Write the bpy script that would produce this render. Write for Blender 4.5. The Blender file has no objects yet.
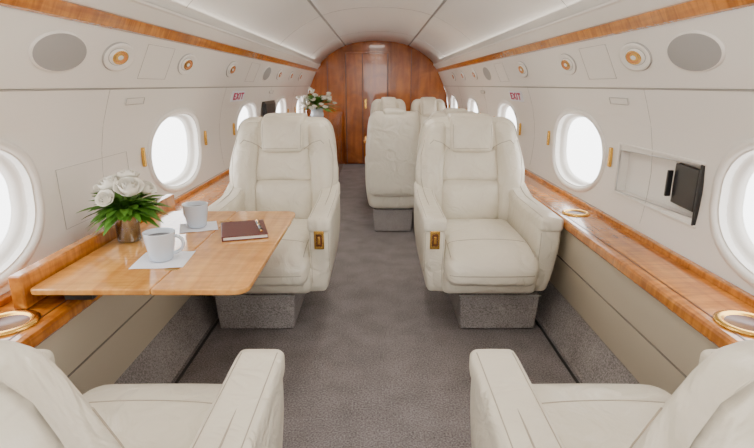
import bpy, bmesh, math, random
from mathutils import Vector, Matrix
from mathutils.bvhtree import BVHTree
random.seed(7)
D=bpy.data; C=bpy.context
def link(o):
    C.scene.collection.objects.link(o); return o
# ---------------------------------------------------------------- materials
def newmat(name):
    m=D.materials.new(name); m.use_nodes=True
    nt=m.node_tree; b=nt.nodes['Principled BSDF']
    return m,nt,b
def mat(name,col,rough=.5,metal=0,coat=0,bump=0,bscale=200,var=0,wrinkle=0):
    m,nt,b=newmat(name)
    b.inputs['Base Color'].default_value=(*col,1); b.inputs['Roughness'].default_value=rough
    b.inputs['Metallic'].default_value=metal; b.inputs['Coat Weight'].default_value=coat
    tc=nt.nodes.new('ShaderNodeTexCoord')
    if bump:
        n=nt.nodes.new('ShaderNodeTexNoise'); n.inputs['Scale'].default_value=bscale
        bp=nt.nodes.new('ShaderNodeBump'); bp.inputs['Strength'].default_value=bump; bp.inputs['Distance'].default_value=.004
        nt.links.new(tc.outputs['Object'],n.inputs['Vector']); nt.links.new(n.outputs['Fac'],bp.inputs['Height']); nt.links.new(bp.outputs['Normal'],b.inputs['Normal'])
        if wrinkle:
            n3=nt.nodes.new('ShaderNodeTexNoise'); n3.inputs['Scale'].default_value=8; n3.inputs['Detail'].default_value=3; n3.inputs['Distortion'].default_value=1.5
            b3=nt.nodes.new('ShaderNodeBump'); b3.inputs['Strength'].default_value=wrinkle; b3.inputs['Distance'].default_value=.035
            nt.links.new(tc.outputs['Object'],n3.inputs['Vector']); nt.links.new(n3.outputs['Fac'],b3.inputs['Height']); nt.links.new(b3.outputs['Normal'],bp.inputs['Normal'])
    if var:
        n=nt.nodes.new('ShaderNodeTexNoise'); n.inputs['Scale'].default_value=6
        r=nt.nodes.new('ShaderNodeValToRGB')
        r.color_ramp.elements[0].position=.3; r.color_ramp.elements[1].position=.7
        r.color_ramp.elements[0].color=(*[c*(1-var) for c in col],1); r.color_ramp.elements[1].color=(*col,1)
        nt.links.new(tc.outputs['Object'],n.inputs['Vector']); nt.links.new(n.outputs['Fac'],r.inputs['Fac']); nt.links.new(r.outputs['Color'],b.inputs['Base Color'])
    return m
def wood(name,c1,c2,scl,rough=.22,fig=(5,34,5),figamt=.3,coat=.5):
    m,nt,b=newmat(name)
    tc=nt.nodes.new('ShaderNodeTexCoord'); mp=nt.nodes.new('ShaderNodeMapping'); mp.inputs['Scale'].default_value=scl
    n=nt.nodes.new('ShaderNodeTexNoise'); n.inputs['Scale'].default_value=1; n.inputs['Detail'].default_value=8; n.inputs['Distortion'].default_value=.8
    r=nt.nodes.new('ShaderNodeValToRGB')
    r.color_ramp.elements[0].position=.32; r.color_ramp.elements[0].color=(*c2,1)
    r.color_ramp.elements[1].position=.68; r.color_ramp.elements[1].color=(*c1,1)
    n2=nt.nodes.new('ShaderNodeTexNoise'); n2.inputs['Scale'].default_value=1; n2.inputs['Detail'].default_value=4; n2.inputs['Distortion'].default_value=1.2
    mp2=nt.nodes.new('ShaderNodeMapping'); mp2.inputs['Scale'].default_value=fig
    r2=nt.nodes.new('ShaderNodeValToRGB'); r2.color_ramp.elements[0].position=.36; r2.color_ramp.elements[0].color=(.42,.34,.26,1); r2.color_ramp.elements[1].position=.6; r2.color_ramp.elements[1].color=(1,1,1,1)
    mx=nt.nodes.new('ShaderNodeMix'); mx.data_type='RGBA'; mx.blend_type='MULTIPLY'; mx.inputs['Factor'].default_value=figamt
    nt.links.new(tc.outputs['Object'],mp.inputs['Vector']); nt.links.new(mp.outputs['Vector'],n.inputs['Vector'])
    nt.links.new(n.outputs['Fac'],r.inputs['Fac']); nt.links.new(tc.outputs['Object'],mp2.inputs['Vector']); nt.links.new(mp2.outputs['Vector'],n2.inputs['Vector'])
    nt.links.new(n2.outputs['Fac'],r2.inputs['Fac'])
    nt.links.new(r.outputs['Color'],mx.inputs['A']); nt.links.new(r2.outputs['Color'],mx.inputs['B'])
    nt.links.new(mx.outputs['Result'],b.inputs['Base Color'])
    b.inputs['Roughness'].default_value=rough; b.inputs['Coat Weight'].default_value=coat; b.inputs['Coat Roughness'].default_value=.05
    return m
M={}
M['leather']=mat('leather_cream',(.775,.72,.60),.31,bump=.08,bscale=260,var=.05,wrinkle=.5)
M['piping']=mat('leather_stitch_seam',(.42,.36,.28),.6)
M['seam']=mat('seam_shadow',(.25,.22,.18),.7)  # dark line tone for the dado panel seam
M['white']=mat('panel_white',(.835,.805,.755),.40)
M['ceil']=mat('ceiling_fabric',(.78,.755,.71),.7,bump=.05,bscale=400)
M['beige']=mat('panel_beige',(.62,.54,.41),.5,bump=.05)
M['groove']=mat('groove_grey',(.42,.40,.375),.7)
M['wood_y']=wood('wood_ledge',(.72,.275,.035),(.41,.12,.012),(28,2.2,28),figamt=.6,coat=.5)
M['wood_table']=wood('wood_table',(.86,.44,.12),(.64,.27,.06),(30,2.5,30),.15,fig=(6,30,6),figamt=.36,coat=.5)
M['wood_b']=wood('wood_bulkhead',(.50,.15,.020),(.28,.064,.008),(9,9,1.1),.2,fig=(4,4,4),figamt=.5)
M['wood_dark']=mat('wood_inlay',(.12,.035,.01),.3)
M['gold']=mat('gold_trim',(.82,.48,.11),.25,metal=1)
M['chrome']=mat('steel',(.6,.6,.6),.3,metal=1)
M['dark']=mat('dark_plastic',(.02,.02,.022),.35)
M['track']=mat('track_dark',(.02,.02,.02),.5)
M['speaker']=mat('speaker_mesh',(.38,.37,.355),.8,bump=.3,bscale=600)
M['ceramic']=mat('ceramic_paleblue',(.58,.65,.74),.15,coat=.5)
M['coffee']=mat('coffee',(.05,.02,.01),.1)
M['napkin']=mat('napkin_cloth',(.84,.86,.92),.9,bump=.1)
M['notebook']=mat('notebook_leather',(.11,.016,.014),.4,bump=.1)
M['paper']=mat('paper',(.8,.77,.7),.8)
M['petal']=mat('petal_white',(.92,.89,.80),.6)
M['leaf']=mat('leaf_green',(.12,.32,.03),.5,var=.5)
M['stem']=mat('stem_green',(.07,.16,.03),.6)
M['red']=mat('sign_red',(.5,.01,.12),.5)
M['screen']=mat('screen_black',(.008,.008,.012),.35)
M['label_blue']=mat('label_blue',(.05,.15,.6),.5)
def carpet(name,a,b_):
    m,nt,b=newmat(name)
    tc=nt.nodes.new('ShaderNodeTexCoord')
    n=nt.nodes.new('ShaderNodeTexNoise'); n.inputs['Scale'].default_value=150; n.inputs['Detail'].default_value=3
    n2=nt.nodes.new('ShaderNodeTexNoise'); n2.inputs['Scale'].default_value=7; n2.inputs['Detail'].default_value=4
    ad=nt.nodes.new('ShaderNodeMath'); ad.operation='MULTIPLY_ADD'; ad.inputs[1].default_value=.3
    r=nt.nodes.new('ShaderNodeValToRGB')
    r.color_ramp.elements[0].position=.44; r.color_ramp.elements[0].color=(*a,1)
    r.color_ramp.elements[1].position=.86; r.color_ramp.elements[1].color=(*b_,1)
    nt.links.new(tc.outputs['Object'],n.inputs['Vector']); nt.links.new(tc.outputs['Object'],n2.inputs['Vector'])
    nt.links.new(n2.outputs['Fac'],ad.inputs[0]); nt.links.new(n.outputs['Fac'],ad.inputs[2])
    nt.links.new(ad.outputs[0],r.inputs['Fac']); nt.links.new(r.outputs['Color'],b.inputs['Base Color'])
    bp=nt.nodes.new('ShaderNodeBump'); bp.inputs['Strength'].default_value=.6; bp.inputs['Distance'].default_value=.006
    nt.links.new(n.outputs['Fac'],bp.inputs['Height']); nt.links.new(bp.outputs['Normal'],b.inputs['Normal'])
    b.inputs['Roughness'].default_value=.95
    return m
M['carpet']=carpet('carpet_grey',(.108,.094,.095),(.345,.312,.312))
M['carpet2']=carpet('carpet_riser',(.155,.138,.135),(.45,.412,.402))
def clearmat(name,tint,fac):
    m,nt,b=newmat(name); nt.nodes.remove(b); out=nt.nodes['Material Output']
    t=nt.nodes.new('ShaderNodeBsdfTransparent'); t.inputs['Color'].default_value=(*tint,1)
    g=nt.nodes.new('ShaderNodeBsdfGlossy'); g.inputs['Roughness'].default_value=.05
    x=nt.nodes.new('ShaderNodeMixShader'); x.inputs[0].default_value=fac
    nt.links.new(t.outputs[0],x.inputs[1]); nt.links.new(g.outputs[0],x.inputs[2]); nt.links.new(x.outputs[0],out.inputs[0])
    return m
M['pane']=clearmat('window_pane',(.97,.985,1),.04)
M['vase']=clearmat('vase_glass',(.50,.62,.72),.34)
def emis(name,col,s):
    m,nt,b=newmat(name); b.inputs['Base Color'].default_value=(*col,1)
    b.inputs['Emission Color'].default_value=(*col,1); b.inputs['Emission Strength'].default_value=s; return m
M['lamp']=emis('reading_lamp_lens',(.60,.20,.05),.1)
# ---------------------------------------------------------------- helpers
def mesh(name,verts,faces,mats,parent=None,smooth=False,midx=None,bevel=0,auto=None):
    me=D.meshes.new(name); me.from_pydata([tuple(v) for v in verts],[],faces)
    if not isinstance(mats,(list,tuple)): mats=[mats]
    for m in mats: me.materials.append(m)
    if midx:
        for p,i in zip(me.polygons,midx): p.material_index=i
    bm=bmesh.new(); bm.from_mesh(me); bmesh.ops.recalc_face_normals(bm,faces=bm.faces)
    bm.to_mesh(me); bm.free()
    for p in me.polygons: p.use_smooth=smooth
    o=link(D.objects.new(name,me))
    if parent: o.parent=parent
    if bevel:
        b=o.modifiers.new('bevel','BEVEL'); b.width=bevel; b.segments=3; b.limit_method='ANGLE'; b.angle_limit=math.radians(40)
        for p in me.polygons: p.use_smooth=True
        w=o.modifiers.new('wn','WEIGHTED_NORMAL')
    return o
def empty(name,loc=(0,0,0),rz=0):
    e=link(D.objects.new(name,None)); e.location=loc; e.rotation_euler=(0,0,rz); e.empty_display_size=.1; return e
def box(name,x0,x1,y0,y1,z0,z1,m,parent=None,bevel=.003):
    v=[(x,y,z) for x in (x0,x1) for y in (y0,y1) for z in (z0,z1)]
    f=[(0,1,3,2),(4,6,7,5),(0,4,5,1),(2,3,7,6),(0,2,6,4),(1,5,7,3)]
    return mesh(name,v,f,m,parent,bevel=bevel)
def pad(name,parent,m,c,size,r,puff=(0,0,0),fn=None,n=11):
    bm=bmesh.new(); bmesh.ops.create_cube(bm,size=2)
    bmesh.ops.subdivide_edges(bm,edges=bm.edges[:],cuts=n,use_grid_fill=True)
    h=Vector(size)/2; c=Vector(c)
    r=min(r,*[q*.98 for q in h])
    for v in bm.verts:
        s=Vector([math.sin(math.pi/2*max(-1,min(1,t))) for t in v.co])
        p=Vector([s[i]*h[i] for i in range(3)])
        q=Vector([max(-(h[i]-r),min(h[i]-r,p[i])) for i in range(3)])
        d=p-q
        if d.length>1e-7: p=q+d.normalized()*r
        for i in range(3):
            if puff[i]:
                j,k=[a for a in range(3) if a!=i]
                p[i]+=math.copysign(1,s[i])*puff[i]*(1-s[j]**2)*(1-s[k]**2)*abs(s[i])
        p+=c
        if fn: p=Vector(fn(p))
        v.co=p
    bmesh.ops.recalc_face_normals(bm,faces=bm.faces)
    me=D.meshes.new(name); bm.to_mesh(me); bm.free(); me.materials.append(m)
    for p in me.polygons: p.use_smooth=True
    o=link(D.objects.new(name,me)); o.parent=parent; return o
def sweep(name,prof,ys,mats,closed=False,smooth=False,parent=None,midx=None):
    n=len(prof); v=[];f=[];mi=[]
    for y in ys:
        v+=[(x,y,z) for x,z in prof]
    segs=n if closed else n-1
    for k in range(len(ys)-1):
        for i in range(segs):
            j=(i+1)%n
            f.append((k*n+i,k*n+j,(k+1)*n+j,(k+1)*n+i)); mi.append(midx[i] if midx else 0)
    if closed:
        f.append(tuple(range(n))); mi.append(0); f.append(tuple((len(ys)-1)*n+i for i in reversed(range(n)))); mi.append(0)
    return mesh(name,v,f,mats,parent,smooth,mi)
def lathe(name,prof,m,parent=None,seg=40,smooth=True,mats=None,midx=None):
    v=[];f=[];mi=[]
    n=len(prof)
    for i in range(seg):
        a=2*math.pi*i/seg
        v+=[(r*math.cos(a),r*math.sin(a),z) for r,z in prof]
    for i in range(seg):
        k=(i+1)%seg
        for j in range(n-1):
            f.append((i*n+j,k*n+j,k*n+j+1,i*n+j+1)); mi.append(midx[j] if midx else 0)
    o=mesh(name,v,f,mats or m,parent,smooth,mi)
    bm=bmesh.new(); bm.from_mesh(o.data); bmesh.ops.remove_doubles(bm,verts=bm.verts,dist=1e-5); bm.to_mesh(o.data); bm.free()
    return o
def tube(name,pts,rad,m,parent=None,cyc=False):
    cu=D.curves.new(name,'CURVE'); cu.dimensions='3D'; cu.bevel_depth=rad; cu.bevel_resolution=3; cu.use_fill_caps=True
    s=cu.splines.new('POLY'); s.points.add(len(pts)-1)
    for p,q in zip(s.points,pts): p.co=(*q,1)
    s.use_cyclic_u=cyc; cu.materials.append(m)
    o=link(D.objects.new(name,cu)); o.parent=parent
    return o
Y0,Y1=-.9,8.0
LZ=.612
# ---------------------------------------------------------------- shell
mesh('floor',[(-.87,Y0,0),(.87,Y0,0),(.87,Y1,0),(-.87,Y1,0),(-.87,Y0,-.03),(.87,Y0,-.03),(.87,Y1,-.03),(-.87,Y1,-.03)],
     [(0,1,2,3),(7,6,5,4),(0,4,5,1),(1,5,6,2),(2,6,7,3),(3,7,4,0)],M['carpet'])
WP=[(1.075,LZ),(1.09,.70),(1.098,.79),(1.10,.87),(1.092,.96),(1.072,1.06),(1.045,1.14),(1.025,1.195)]
def xw(z):
    for (xa,za),(xb,zb) in zip(WP,WP[1:]):
        if za<=z<=zb: return xa+(xb-xa)*(z-za)/(zb-za)
    return WP[0][0] if z<WP[0][1] else WP[-1][0]
WY=[-.30,1.24,2.78,4.32,5.86,7.3]; ZC=.868; WA=.355; WB=.205
def ell(a,b,n,t,e=2.35):
    c,s=math.cos(t),math.sin(t)
    return a*math.copysign(abs(c)**(2/e),c), b*math.copysign(abs(s)**(2/e),s)
for side,sn in ((1,'right'),(-1,'left')):
    zs=[LZ+(1.195-LZ)*i/24 for i in range(25)]
    inner=[(side*xw(z),z) for z in zs]; outer=[(side*(xw(z)+.03),z) for z in reversed(zs)]
    w=sweep('wall_'+sn,inner+outer,[Y0,Y1],M['white'],closed=True)
    cv=[];cf=[]
    for wy in WY:
        b0=len(cv);N=48
        for xx in (side*.9,side*1.3):
            for i in range(N):
                dy,dz=ell(WA-.02,WB-.015,N,2*math.pi*i/N); cv.append((xx,wy+dy,ZC+dz))
        cf.append(tuple(b0+i for i in range(N))); cf.append(tuple(b0+N+i for i in reversed(range(N))))
        for i in range(N):
            j=(i+1)%N; cf.append((b0+i,b0+j,b0+N+j,b0+N+i))
    if side==1:
        b0=len(cv)
        for x in (.9,1.3):
            for y,z in ((1.68,.765),(2.26,.745),(2.26,.93),(1.68,.95)): cv.append((x,y,z))
        q=b0
        cf+=[(q,q+1,q+2,q+3),(q+7,q+6,q+5,q+4)]+[(q+i,q+(i+1)%4,q+4+(i+1)%4,q+4+i) for i in range(4)]
    cut=mesh('cutter',cv,cf,M['white'])
    bo=w.modifiers.new('b','BOOLEAN'); bo.operation='DIFFERENCE'; bo.object=cut; bo.solver='EXACT'
    C.view_layer.update()
    dg=C.evaluated_depsgraph_get(); nm=D.meshes.new_from_object(w.evaluated_get(dg)); w.modifiers.clear(); w.data=nm
    D.objects.remove(cut)
    for p in w.data.polygons: p.use_smooth=False
    for k,wy in enumerate(WY):
        e=empty('window_%d'%(k+1+(6 if side<0 else 0)))
        N=64; rings=[(-.001,.372,.222),(-.010,.368,.218),(-.012,.352,.203),(-.004,.343,.195),(.02,.337,.190),(.035,.330,.184),(.037,.322,.177),(.055,.317,.173),(.062,.314,.171)]
        v=[];f=[]
        for off,a,b in rings:
            for i in range(N):
                dy,dz=ell(a,b,N,2*math.pi*i/N)
                v.append((side*(xw(ZC+dz)+off),wy+dy,ZC+dz))
        for r in range(len(rings)-1):
            for i in range(N):
                j=(i+1)%N; f.append((r*N+i,r*N+j,(r+1)*N+j,(r+1)*N+i))
        mesh('window_surround',v,f,M['white'],e,True)
        v=[];
        for i in range(N):
            dy,dz=ell(.316,.173,N,2*math.pi*i/N); v.append((side*(xw(ZC+dz)+.060),wy+dy,ZC+dz))
        mesh('pane',v,[tuple(range(N))],M['pane'],e)
        for yy in (wy-.43,wy+.45):
            if yy<2: continue
            h=box('shade_handle',side*(xw(.88)-.016),side*(xw(.88)-.002),yy-.010,yy+.010,.84,.93,M['gold'],e,.004)
    pa,pb=(1.02,1.20),(.925,1.40)
    sweep('wall_panel_upper_'+sn,[(side*1.028,1.197),(side*pa[0],1.20),(side*pb[0],1.40),(side*.955,1.415),(side*1.05,1.21)],[Y0,Y1],M['white'],closed=True)
    sweep('trim_%d'%(1 if side>0 else 2),[(side*.927,1.398),(side*.913,1.402),(side*.893,1.440),(side*.905,1.448),(side*.94,1.43)],[Y0,Y1],M['wood_y'],closed=True)
    sweep('trim_%d'%(9 if side>0 else 10),[(side*1.0265,1.1925),(side*1.0225,1.1935),(side*1.0195,1.1975),(side*1.0265,1.199)],[Y0,Y1],M['groove'],closed=True)
    sweep('cove_'+sn,[(side*.905,1.441),(side*.896,1.447),(side*.862,1.492),(side*.852,1.497),(side*.850,1.505),(side*.858,1.508),(side*.90,1.49),(side*.935,1.47)],[Y0,Y1],M['white'],closed=True)
    sweep('baseboard_'+sn,[(side*.868,-.001),(side*.955,.165),(side*.985,.16),(side*.90,-.03)],[Y0,Y1],M['carpet2'],closed=True)
    b_=LZ-.042
    dado=[(side*.955,.166),(side*.948,.173),(side*.913,.375),(side*.918,.379),(side*.912,.384),(side*.880,b_-.001),(side*.90,b_-.001),(side*.99,.166)]
    sweep('wall_dado_'+sn,dado,[Y0,Y1],[M['beige'],M['seam']],closed=True,midx=[0,0,1,1,0,0,0,0])
    led=[(side*.864,b_),(side*.860,b_+.006),(side*.860,LZ-.012),(side*.864,LZ-.004),(side*.876,LZ-.001),(side*1.073,LZ-.001),(side*1.073,b_)]
    sweep('ledge_'+sn,led,[Y0,Y1],M['wood_y'],closed=True)
    sweep('trim_%d'%(3 if side>0 else 4),[(side*.895,LZ-.001),(side*.895,LZ),(side*.900,LZ),(side*.900,LZ-.001)],[Y0,Y1],M['wood_dark'],closed=True)
    sweep('trim_%d'%(5 if side>0 else 6),[(side*1.052,LZ-.0005),(side*1.052,LZ+.016),(side*1.056,LZ+.019),(side*1.074,LZ+.019),(side*1.074,LZ-.0005)],[Y0,Y1],M['wood_y'],closed=True)
    box('trim_%d'%(7 if side>0 else 8),side*.845-.006,side*.845+.006,Y0,Y1,0.0,.004,M['track'],bevel=0)
    # unseen baffle added behind the camera; its gap limits the world fill
    ap=[(side*.42,0),(side*.86,0),(side*.95,.17),(side*1.09,.7),(side*1.095,.87),(side*1.04,1.15),(side*.92,1.41),(side*.80,1.59),(side*.53,1.76),(side*.42,1.79)]
    sweep('wall_aft_'+sn,ap,[Y0-.04,Y0-.001],M['white'],closed=True)
# ceiling
cp=[(.862,1.512),(.845,1.540),(.80,1.585),(.72,1.648),(.63,1.705),(.53,1.757),(.485,1.775)]
grv=[(.480,1.790),(.470,1.790)]
cc=[(.465,1.783),(.38,1.808),(.28,1.828),(.14,1.843),(0,1.848)]
R=cp+grv+cc
full=R+[(-x,z) for x,z in reversed(R[:-1])]
full=[(.95,1.48)]+full+[(-.95,1.48)]
th=[(x*1.03,z+.04) for x,z in full]
sweep('ceiling',full+list(reversed(th)),[Y0,Y1],[M['ceil'],M['groove']],closed=True,
      midx=[0]*7+[1,1,1]+[0]*(len(full)*2-10))
for p in D.objects['ceiling'].data.polygons:
    c=p.center
    p.use_smooth=abs(c.x)<.46 or (.49<abs(c.x)<.86 and c.z>1.5)
    if .462<abs(c.x)<.487 and c.z<1.80: p.material_index=1
k=0
for yy in (.2,2.4,4.6,6.6):
    pts=[(x,yy,z-.0008) for x,z in full[2:-2]]
    k+=1; tube('trim_%d'%(20+k),pts,.0013,M['groove'])
for yy in (.1,2.0,3.55,5.1,6.6):
    for s in (1,-1):
        k+=1; tube('trim_%d'%(20+k),[(s*(xw(z)-.0001),yy,z) for z in (.66,.7,.79,.87,.96,1.06,1.14,1.195)],.0010,M['groove'])
# ---------------------------------------------------------------- bulkhead
bp=[(-.86,0),(.86,0)]+[(x,z) for x,z in [(.95,.17),(.93,.5),(1.09,.7),(1.095,.87),(1.07,1.06),(1.02,1.2),(.92,1.41),(.86,1.51)]]+[(x,z) for x,z in R[1:-1]]
bp=bp+[(0,1.848)]+[(-x,z) for x,z in reversed(bp[2:])]
n=len(bp); v=[(x,Y1-.02,z) for x,z in bp]+[(x,Y1+.05,z) for x,z in bp]
mesh('wall_bulkhead',v,[tuple(range(n)),tuple(n+i for i in reversed(range(n)))]+[(i,(i+1)%n,n+(i+1)%n,n+i) for i in range(n)],M['wood_b'])
e=empty('door_1')
box('leaf',-.47,.16,Y1-.05,Y1-.022,.02,1.66,M['wood_b'],e,.004)
for x in (-.495,.185): box('jamb',x-.012,x+.012,Y1-.06,Y1-.021,.0,1.70,M['wood_b'],e,.004)
box('head',-.513,.203,Y1-.06,Y1-.021,1.675,1.70,M['wood_b'],e,.004)
for x in (-.472,.162,-.22): box('seam_line',x-.007,x+.007,Y1-.053,Y1-.049,.02,1.66,M['wood_dark'],e,0)
box('handle',-.19,-.16,Y1-.075,Y1-.05,.86,1.0,M['gold'],e,.004)
box('trim_61',.515,.525,Y1-.025,Y1-.02,.02,1.72,M['wood_dark'],bevel=0)
box('trim_62',-.76,-.75,Y1-.025,Y1-.02,.02,1.56,M['wood_dark'],bevel=0)
# ---------------------------------------------------------------- upper panel fixtures
def upmat(side,y,s):
    a=Vector((1.02,1.20)); b=Vector((.925,1.40)); t=(b-a).normalized(); p=a+(b-a)*s
    T=Vector((side*t.x,0,t.y)); U=Vector((0,1,0)); Nn=T.cross(U)
    if Nn.x*side>0: Nn=-Nn
    Mx=Matrix((U,T,Nn)).transposed().to_4x4(); Mx.translation=Vector((side*p.x,y,p.y)); return Mx
def oval(name,side,y,s,rings,mats,fill):
    N=40; v=[];f=[];mi=[]
    for a,b,o_,m_ in rings:
        for i in range(N):
            t=2*math.pi*i/N; v.append((a*math.cos(t),b*math.sin(t),o_+.0005))
    for r in range(len(rings)-1):
        for i in range(N):
            j=(i+1)%N; f.append((r*N+i,r*N+j,(r+1)*N+j,(r+1)*N+i)); mi.append(rings[r][3])
    f.append(tuple((len(rings)-1)*N+i for i in range(N))); mi.append(fill)
    o=mesh(name,v,f,mats,None,True,mi); o.matrix_world=upmat(side,y,s); return o
for side in (1,-1):
    for y in (1.62,4.6):
        oval('speaker_grille',side,y,.54,[(.142,.066,0,0),(.140,.064,.005,0),(.134,.060,.006,1)],[M['white'],M['speaker']],1)
    for y in (1.98,2.68,3.5,5.2,5.9,6.6):
        oval('reading_light',side,y,.56,[(.116,.057,0,2),(.113,.055,.006,0),(.098,.045,.009,0),(.075,.034,.001,2),(.071,.032,.002,0),(.058,.027,.009,3),(.046,.021,.010,1),(.036,.016,.005,3),(.020,.009,.009,0)],[M['white'],M['lamp'],M['groove'],M['gold']],0)
    for y in (2.33,4.1):
        m_=upmat(side,y,.52); w_,h_=.14,.075
        pts=[m_@Vector((a,b,.0003)) for a,b in ((-w_,-h_),(w_,-h_),(w_,h_),(-w_,h_))]
        tube('oxygen_mask_hatch',pts,.0011,M['groove'],cyc=True)
    for y in (2.22,5.1):
        x=side*(xw(1.15))
        o=box('air_slot_vent',-.006,.006,-.08,.08,-.013,.013,M['ceil'],bevel=.004); o.location=(x,y,1.145); o.rotation_euler=(0,-side*.33,0)
        tube('slot_rim',[(-side*.006,-.082,-.014),(-side*.006,.082,-.014),(-side*.006,.082,.014),(-side*.006,-.082,.014)],.0013,M['groove'],o,True)
    e=empty('exit_sign',(side*(xw(1.125)-.005),3.90,1.128)); e.rotation_euler=(0,-side*.33,0)
    box('plate',-.004,.004,-.17,.17,-.038,.038,M['napkin'],e,.002)
    fc=D.curves.new('exit_text','FONT'); fc.body='EXIT'; fc.size=.085; fc.align_x='CENTER'; fc.align_y='CENTER'; fc.extrude=.001; fc.offset=.004; fc.space_character=1.3
    fc.materials.append(M['red']); t=link(D.objects.new('lettering',fc)); t.parent=e; t.scale=(1.3,.8,1)
    t.location=(-side*.0052,0,0); t.rotation_euler=(math.pi/2,0,-side*math.pi/2)
    for y in ((1.19,2.36) if side>0 else (1.19,)):
        o=lathe('cup_holder',[(.056,0),(.056,.005),(.047,.008),(.040,.005),(.038,.0015),(.0,.0015)],None,mats=[M['gold'],M['wood_dark']],midx=[0,0,0,0,1])
        o.location=(side*.962,y,LZ); o.scale=(1.35,1.35,1) if y<2 else (1.15,1.15,1)
# ---------------------------------------------------------------- monitor pocket
e=empty('stowed_monitor')
box('pocket_back',1.135,1.145,1.66,2.28,.73,.965,M['white'],e)
box('pocket_floor',1.085,1.14,1.66,2.28,.735,.745,M['white'],e)
box('pocket_top',1.085,1.14,1.66,2.28,.952,.962,M['white'],e)
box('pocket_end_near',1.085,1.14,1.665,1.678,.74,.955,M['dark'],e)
box('pocket_end_far',1.085,1.14,2.262,2.275,.74,.955,M['white'],e)
pts=[(xw(z)-.001,y,z) for y,z in ((1.68,.765),(2.26,.745),(2.26,.93),(1.68,.95))]
tube('pocket_rim',pts,.003,M['chrome'],e,True)
sc=box('screen',-.008,.008,-.085,.085,-.075,.075,M['screen'],e,.004); sc.location=(1.118,1.79,.855); sc.rotation_euler=(0,0,-.1)
box('arm',1.10,1.12,1.88,1.892,.80,.90,M['dark'],e)
pl=box('safety_placard',.9275,.9295,2.10,2.14,.30,.36,M['napkin'],bevel=0)
box('mark',.9262,.9272,2.105,2.135,.335,.352,M['label_blue'],pl,0)
tube('monitor_cover_outline',[(-(xw(z)-.0002),y,z) for y,z in ((1.70,.72),(2.2,.72),(2.2,.93),(1.70,.93))],.0010,M['groove'],cyc=True)
e=empty('wall_monitor'); box('screen',-1.055,-1.04,4.85,5.30,.90,1.04,M['screen'],e,.005); box('bezel',-1.075,-1.05,4.83,5.32,.88,1.06,M['dark'],e,.005)
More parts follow.
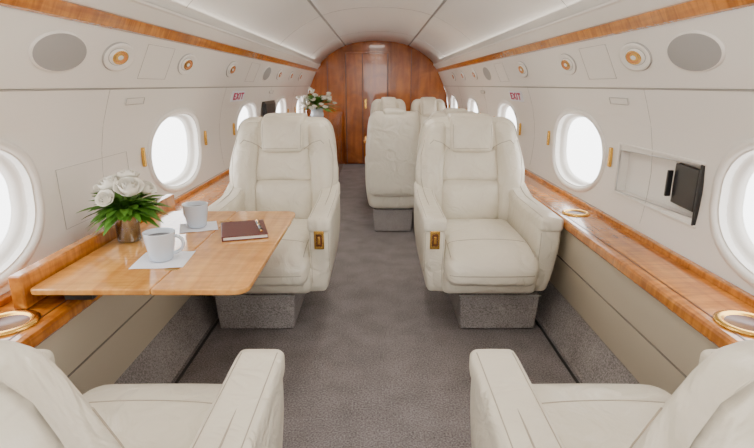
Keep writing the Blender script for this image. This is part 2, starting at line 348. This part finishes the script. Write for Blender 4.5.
# ---------------------------------------------------------------- seats
def seat(loc,rz,sx=1.0,rec=.2,basex=0,name='cabin_armchair',ctrl=1,sz=1,cext=0.0,detail=True):
    e=empty(name,loc,rz); L=M['leather']; e.scale=(1,1,sz); parts=[]
    def P(*a,**k):
        o=pad(*a,**k); parts.append(o); return o
    def rc(p):
        z=max(0,p.z-.42); p.y+=z*rec; return p
    X=lambda x:x*sx
    HW=X(.320)
    v=[];z0,z1=.004,.205; q=min(1,sx+.1)
    for z,g in ((z0,0),(z1,.012)):
        v+=[(basex-.19*q-g,-.29-g,z),(basex+.19*q+g,-.29-g,z),(basex+.19*q+g,.20,z),(basex-.19*q-g,.20,z)]
    mesh('pedestal',v,[(0,1,2,3),(7,6,5,4),(0,4,5,1),(1,5,6,2),(2,6,7,3),(3,7,4,0)],M['carpet2'],e,bevel=.012)
    box('pedestal_frame',basex-.16,basex+.16,-.27,.18,.2,.235,M['dark'],e)
    tube('pedestal_edge',[(basex-.205*q,-.304,.2),(basex+.205*q,-.304,.2)],.003,M['chrome'],e)
    def und(p):
        t=max(0,(.36-p.z)/.15); p.x*=1-.10*t*t; p.y+= .05*t*t if p.y<0 else 0; return p
    P('lower_shell',e,L,(0,-.055,.315),(X(.60),.66,.19),.06,fn=und)
    def cush(p):
        if p.y<-.25-cext: p.z-= .10*((-.25-cext-p.y)/.21)**2*.35
        return p
    P('seat_cushion',e,L,(0,-.155-cext/2,.415+cext*.2),(X(.438),.65+cext,.145),.055,puff=(0,.008,.024),fn=cush,n=14)
    P('front_apron',e,L,(0,-.405,.315),(X(.445),.07,.13),.03,puff=(0,.01,0),fn=lambda p:Vector((p.x,p.y+max(0,.36-p.z)*.25,p.z)))
    def outl(p):
        z=p.z
        if z>.80:
            t=(z-.80)/.27; p.x*=1-.16*t*t
        if z<.60: p.x*=1-.05*((.60-z)/.3)
        p.y+= -.03*(abs(p.x)/X(.3))**2 if p.y>.25 else 0
        return rc(p)
    P('back_shell',e,L,(0,.275,.695),(X(.60),.15,.71),.065,puff=(0,.012,0),fn=outl,n=16)
    for s in (-1,1):
        def bol(p,s=s):
            t=(p.z-.45)/.57
            xs=X(.205)+X(.028)*math.sin(math.pi*max(0,min(1,t)))-X(.05)*max(0,t-.55)
            cx=s*xs; wsc=1+.25*math.sin(math.pi*max(0,min(1,t)))
            p.x=cx+(p.x-s*X(.2))*wsc
            p.y-=.024*math.sin(math.pi*max(0,min(1,t)))
            return rc(p)
        P('back_bolster',e,L,(s*X(.2),.212,.73),(X(.115),.135,.59),.045,puff=(.006,.016,0),fn=bol,n=14)
    def cp_(p):
        t=(p.z-.48)/.4; p.x*=1.0-.12*t+ .10*math.sin(math.pi*max(0,min(1,t))); return rc(p)
    P('lumbar_pad',e,L,(0,.195,.575),(X(.335),.11,.25),.04,puff=(0,.028,.004),fn=cp_)
    P('upper_pad',e,L,(0,.205,.795),(X(.335),.10,.215),.035,puff=(0,.018,.004),fn=cp_)
    P('shoulder_pad',e,L,(0,.215,.940),(X(.40),.11,.18),.05,puff=(0,.006,.004),fn=lambda p:rc(Vector((p.x*(1-max(0,(p.z-.93))*1.2),p.y,p.z))))
    def hr(p):
        p.x*=1-.25*max(0,(.98-p.z))
        if p.z>1.02 : p.y+=(p.z-1.02)*.6
        return rc(p)
    P('headrest',e,L,(0,.166,.960),(X(.235),.115,.195),.022,puff=(0,.008,.002),fn=hr)
    P('headrest_cap',e,L,(0,.262,1.045),(X(.242),.15,.05),.022,puff=(0,0,.004),fn=rc)
    w=.105
    for s in (-1,1):
        def arm(p,s=s):
            t=max(0,(.52-p.z)/.28); p.x-=s*.030*t*t
            if p.y<-.30: p.y+=.05*t
            if p.y>0 and p.z>.45: p.z+=.06*min(1,(p.y/.25))**2*((p.z-.45)/.18)
            return p
        P('arm_panel',e,L,(s*(HW-w/2),-.075,.425),(w,.66,.37),.024,puff=(.004,.004,0),fn=arm,n=12)
        P('arm_cap',e,L,(s*(HW-w/2),-.085,.602),(w+.006,.67,.07),.022,puff=(.0,0,.004),fn=arm,n=12)
        if s==ctrl:
            cx=s*(HW-w/2)
            box('arm_control_plate',cx-.023,cx+.023,-.417,-.402,.485,.575,M['gold'],e,.004)
            box('arm_control_recess',cx-.014,cx+.014,-.420,-.412,.50,.56,M['wood_dark'],e,.003)
            box('arm_control_lever',cx-.006,cx+.006,-.424,-.416,.512,.55,M['gold'],e,.003)
    if detail:
        V=[];F=[]
        for o in parts:
            b0=len(V); V+=[v.co.copy() for v in o.data.vertices]; F+=[tuple(b0+i for i in p.vertices) for p in o.data.polygons]
        bv=BVHTree.FromPolygons(V,F)
        def seam(pts,org,dr,rad=.0020):
            out=[]; dr=Vector(dr)
            for a,b in zip(pts,pts[1:]):
                a=Vector(a);b=Vector(b);m=max(2,int((b-a).length/.012))
                for i in range(m): 
                    h=bv.ray_cast(org+a+(b-a)*(i/m),dr)
                    if h[0]: out.append(h[0])
            if len(out)>2: tube('seam_stitching',[tuple(p) for p in out],rad,M['piping'],e)
        fo=Vector((0,-1,0)); dn=Vector((0,0,2)); fd=(0,1,0)
        for s in (-1,1):
            seam([(s*X(.118),0,.875),(s*X(.170),0,.915),(s*X(.215),0,.93),(s*X(.245),0,.90)],fo,fd)
            seam([(s*X(.262),0,.93),(s*X(.285),0,.84),(s*X(.285),0,.72),(s*X(.27),0,.62)],fo,fd)
            seam([(s*X(.195),-.43-cext,0),(s*X(.198),.10,0)],dn,(0,0,-1))
            seam([(s*(HW-w+.012),-.39,0),(s*(HW-w+.012),.15,0)],dn,(0,0,-1),.0013)
            seam([(s*(HW-.012),-.39,0),(s*(HW-.012),.15,0)],dn,(0,0,-1),.0013)
            seam([(s*(HW-w+.012),0,.30),(s*(HW-w+.010),0,.575)],fo,fd,.0013)
            seam([(s*(HW-.012),0,.30),(s*(HW-.010),0,.575)],fo,fd,.0013)
            seam([(s*X(.104),0,.885),(s*X(.108),0,1.03)],fo,fd,.0014)
        seam([(-X(.195),-.31-cext,0),(X(.195),-.31-cext,0)],dn,(0,0,-1))
        seam([(-X(.104),0,.885),(X(.104),0,.885)],fo,fd,.0014)
        seam([(-X(.20),0,.375),(X(.20),0,.375)],fo,fd)
    return e
seat((.535,2.63,0),0,basex=.08,ctrl=-1,sz=.98)
seat((-.535,2.63,0),0,basex=-.08,ctrl=1,sz=.98)
seat((.535,.635,0),math.pi,basex=-.08,rec=.125,ctrl=1,sz=.98,cext=.07)
seat((-.535,.635,0),math.pi,basex=.08,rec=.125,ctrl=-1,sz=.98,cext=.07)
for x in (.135,.605):
    seat((x,4.32,0),math.pi,sx=.72,rec=.08,name='club_seat',ctrl=0,sz=.965)
    seat((x,5.80,0),0,sx=.72,rec=.1,name='club_seat',ctrl=0,sz=1.0)
# ---------------------------------------------------------------- tables
def slab(name,pts,z0,z1,m,parent,r=.0,bev=.004):
    out=[];n=len(pts)
    for i,(x,y,r) in enumerate(pts):
        if r<=0: out.append((x,y)); continue
        P=Vector((x,y)); A=(Vector(pts[i-1][:2])-P).normalized(); B=(Vector(pts[(i+1)%n][:2])-P).normalized()
        a=P+A*r; b=P+B*r
        for k in range(9):
            t=k/8; q=a*(1-t)**2+P*2*t*(1-t)+b*t*t; out.append((q.x,q.y))
    k=len(out); v=[(x,y,z0) for x,y in out]+[(x,y,z1) for x,y in out]
    return mesh(name,v,[tuple(reversed(range(k))),tuple(k+i for i in range(k))]+[(i,(i+1)%k,k+(i+1)%k,k+i) for i in range(k)],m,parent,bevel=bev)
TT=.672
T=empty('folding_table')
slab('table_leaf_outer',[(-.6195,1.275,0),(-.355,1.275,.05),(-.355,2.165,.05),(-.6195,2.165,0)],TT-.018,TT,M['wood_table'],T)
slab('table_leaf_inner',[(-.955,1.275,.02),(-.6215,1.275,0),(-.6215,2.165,0),(-.955,2.165,.02)],TT-.018,TT,M['wood_table'],T)
for y in (1.42,1.95): box('hinge',-.64,-.60,y,y+.05,TT-.0005,TT+.0004,M['gold'],T,0)
box('support_arm',-.84,-.50,1.68,1.74,TT-.045,TT-.019,M['dark'],T)
box('support_slide',-.90,-.82,1.34,2.1,.613,TT-.0185,M['dark'],T,0)
box('trim_70',-1.0,-.962,1.27,2.34,LZ+.001,.712,M['wood_y'],None,.006)
U=empty('conference_table')
slab('top',[(-.13,4.90,.05),(.80,4.90,0),(.80,5.35,0),(-.13,5.35,.05)],.665,.69,M['wood_table'],U)
box('pedestal',.25,.45,5.05,5.2,.002,.665,M['wood_b'],U)
cr=empty('credenza')
box('body',-.83,-.52,5.5,7.6,.003,.80,M['wood_b'],cr,.006); box('top',-.835,-.505,5.48,7.6,.80,.83,M['wood_b'],cr,.006)
for y in (6.1,6.8): box('door_gap',-.521,-.5185,y-.003,y+.003,.06,.78,M['wood_dark'],cr,0)
# ---------------------------------------------------------------- cups etc
TZ=TT+.001
def cup(x,y,rz):
    e=empty('coffee_mug',(x,y,TZ+.002),rz); e.scale=(1.06,1.06,1.08)
    lathe('mug_body',[(0,.001),(.030,.001),(.033,.004),(.036,.02),(.042,.055),(.045,.082),(.0455,.085),(.0435,.085),(.040,.055),(.034,.02),(.03,.008),(0,.008)],M['ceramic'],e)
    lathe('coffee',[(0,.070),(.0412,.070)],M['coffee'],e)
    pts=[]
    for i in range(15):
        a=-math.pi*.5+math.pi*i/14; pts.append((.038+.028*math.cos(a)+.003*math.sin(a),0,.045+.026*math.sin(a)))
    tube('handle',pts,.005,M['ceramic'],e)
    return e
def napkin(x,y,rz,s=.16):
    N=12;v=[];f=[]
    for i in range(N+1):
        for j in range(N+1):
            a=(i/N-.5)*s;b=(j/N-.5)*s; v.append((a,b,.0012+.0008*math.sin(9*i/N+3*j/N)))
    for i in range(N):
        for j in range(N):
            q=i*(N+1)+j; f.append((q,q+1,q+N+2,q+N+1))
    o=mesh('paper_napkin',v,f,M['napkin'],None,True); o.location=(x,y,TZ-.0005); o.rotation_euler=(0,0,rz)
napkin(-.68,1.515,.1); cup(-.685,1.515,.15)
napkin(-.70,1.90,.35,.14); cup(-.705,1.90,2.6)
nb=empty('notebook',(-.503,1.83,TZ),.30)
box('cover_bottom',-.08,.08,-.105,.105,.0,.003,M['notebook'],nb,.001); box('pages',-.077,.077,-.102,.102,.003,.013,M['paper'],nb,0)
box('cover_top',-.08,.08,-.105,.105,.013,.017,M['notebook'],nb,.0015); box('spine',-.083,-.078,-.105,.105,0,.017,M['notebook'],nb,.002)
pe=empty('ballpoint_pen',(-.447,1.835,TZ+.0242),.34)
tube('barrel',[(0,-.06,0),(0,.06,0)],.0062,M['dark'],pe); tube('tip',[(0,-.06,0),(0,-.078,0)],.0035,M['gold'],pe); tube('clip',[(0.0,.02,.007),(0,.065,.007)],.0022,M['gold'],pe); tube('ring',[(0,-.008,0),(0,.004,0)],.0068,M['gold'],pe); tube('cap_end',[(0,.058,0),(0,.066,0)],.0066,M['gold'],pe)
# ---------------------------------------------------------------- flowers
def rose(parent,c,R,tilt):
    V=[];F=[]
    rot=Matrix.Rotation(tilt[0],3,'X')@Matrix.Rotation(tilt[1],3,'Y')
    def petal(ang,rad,h,w,open_):
        b=len(V);n=7
        for i in range(n+1):
            u=i/n
            for j in range(n+1):
                t=(j/n-.5)*2
                ww=w*math.sin(math.pi*(.16+.62*u))
                a=ang+t*ww
                r=rad*(.2+.8*math.sin(math.pi*(.12+.55*u)))+open_*u**3
                z=h*(u-.10*t*t*u)-(open_*.9)*u**4
                V.append(tuple(Vector(c)+rot@Vector((r*math.cos(a),r*math.sin(a),z-h*.5))))
        for i in range(n):
            for j in range(n):
                q=b+i*(n+1)+j; F.append((q,q+1,q+n+2,q+n+1))
    for k,(cnt,rad,h,w,op) in enumerate(((3,.20,.98,1.5,0),(4,.40,1.0,1.2,.03),(5,.64,.94,1.0,.10),(6,.86,.78,.85,.26))):
        for i in range(cnt): petal(2*math.pi*i/cnt+k*.7+random.random()*.2,rad*R,h*R*1.15,w,op*R)
    return mesh('rose_bloom',V,F,M['petal'],parent,True)
def leaves(parent,c,n,rad,lmin,lmax,up,name='foliage',w=.2,m='leaf'):
    V=[];F=[]
    for k in range(n):
        th=random.uniform(0,2*math.pi); el=random.uniform(*up); L=random.uniform(lmin,lmax)
        d=Vector((math.cos(th)*math.cos(el),math.sin(th)*math.cos(el),math.sin(el)))
        side=d.cross(Vector((0,0,1))).normalized(); 
        p=Vector(c)+d*rad*random.random()
        b=len(V);ns=5
        for i in range(ns+1):
            u=i/ns; q=p+d*L*u+Vector((0,0,-.35*L*u*u)); ww=w*L*math.sin(math.pi*min(.98,u*.9+.06))
            V+= [tuple(q-side*ww),tuple(q+Vector((0,0,-ww*.3))),tuple(q+side*ww)]
        for i in range(ns):
            q=b+i*3; F+=[(q,q+1,q+4,q+3),(q+1,q+2,q+5,q+4)]
    return mesh(name,V,F,M[m],parent,True)
fl=empty('rose_vase_arrangement',(-.885,1.72,TZ))
lathe('glass_vase',[(0,.002),(.036,.002),(.039,.006),(.040,.10),(.041,.105),(.037,.105),(.036,.012),(0,.012)],M['vase'],fl)
lathe('water',[(0,.013),(.0345,.013),(.0345,.075),(0,.075)],M['vase'],fl)
for i in range(9):
    a=i*.7; tube('stem',[(.02*math.cos(a),.02*math.sin(a),.015),(-.012*math.cos(a),-.012*math.sin(a),.09),(.05*math.cos(a),.05*math.sin(a),.16)],.0025,M['stem'],fl)
leaves(fl,(0,0,.115),190,.05,.06,.12,(-.25,.9),w=.13)
leaves(fl,(0,0,.12),80,.06,.05,.08,(-.1,.7),w=.26,name='rose_leaves')
for c,r,t in (((-.035,-.02,.205),.048,(.3,-.2)),((.042,-.04,.20),.048,(.45,.2)),((.0,.04,.225),.043,(0,0)),((.07,.02,.188),.036,(.2,.6)),((-.085,.035,.188),.036,(0,-.6)),((-.02,-.082,.172),.031,(.9,0))):
    rose(fl,c,r,t)
f2=empty('flower_bouquet',(-.68,5.85,.83)); f2.scale=(1.1,1.1,.9)
lathe('vase',[(0,0),(.05,0),(.07,.05),(.06,.12),(.045,.15),(.0,.15)],M['ceramic'],f2)
leaves(f2,(0,0,.16),110,.08,.08,.2,(-.1,1.4),w=.10)
leaves(f2,(0,0,.18),26,.05,.1,.22,(-.1,1.3),w=.05,name='branches')
for i in range(44):
    th=random.uniform(0,6.28); el=random.uniform(-.1,1.3); r=random.uniform(.11,.22)
    rose(f2,(r*math.cos(th)*math.cos(el),r*math.sin(th)*math.cos(el),.17+r*math.sin(el)),.028,(random.uniform(-.5,.8),random.uniform(-.6,.6)))
# ---------------------------------------------------------------- light
W=D.worlds.new('World'); C.scene.world=W; W.use_nodes=True; nt=W.node_tree; bg=nt.nodes['Background']
tc=nt.nodes.new('ShaderNodeTexCoord'); sp=nt.nodes.new('ShaderNodeSeparateXYZ'); rp=nt.nodes.new('ShaderNodeValToRGB')
rp.color_ramp.elements[0].position=.30; rp.color_ramp.elements[0].color=(.82,.81,.80,1)
rp.color_ramp.elements[1].position=.55; rp.color_ramp.elements[1].color=(1,.99,.975,1)
mr=nt.nodes.new('ShaderNodeMapRange'); mr.inputs['From Min'].default_value=-1
nt.links.new(tc.outputs['Generated'],sp.inputs[0]); nt.links.new(sp.outputs['Z'],mr.inputs['Value']); nt.links.new(mr.outputs[0],rp.inputs['Fac']); nt.links.new(rp.outputs['Color'],bg.inputs['Color'])
bg.inputs['Strength'].default_value=7.2
def area(name,loc,rot,sx,sy,en,col=(1,1,1)):
    l=D.lights.new(name,'AREA'); l.shape='RECTANGLE'; l.size=sx; l.size_y=sy; l.energy=en; l.color=col
    o=link(D.objects.new(name,l)); o.location=loc; o.rotation_euler=rot; return o
for s in (1,-1):
    area('cove_strip_light',(s*.83,3.3,1.53),(0,math.pi-s*.9,0),.03,7.6,3,(1,.93,.84))  # added soft fill inside the cove; the cabin shows no lit strip there
for y in (1.2,3.2,5.2,7.0):
    area('ceiling_downlight',(0,y,1.835),(0,0,0),.25,.6,6.5,(1,.93,.84))  # added overhead fill along the aisle, not a cabin fixture
# ---------------------------------------------------------------- camera
cam=D.cameras.new('camera'); co=link(D.objects.new('camera',cam)); C.scene.camera=co
cam.sensor_width=36; cam.lens=36*503/754; cam.clip_start=.02
co.location=(0,0,1.21); co.rotation_euler=(math.pi/2-math.atan((224-85)/503),0,0)
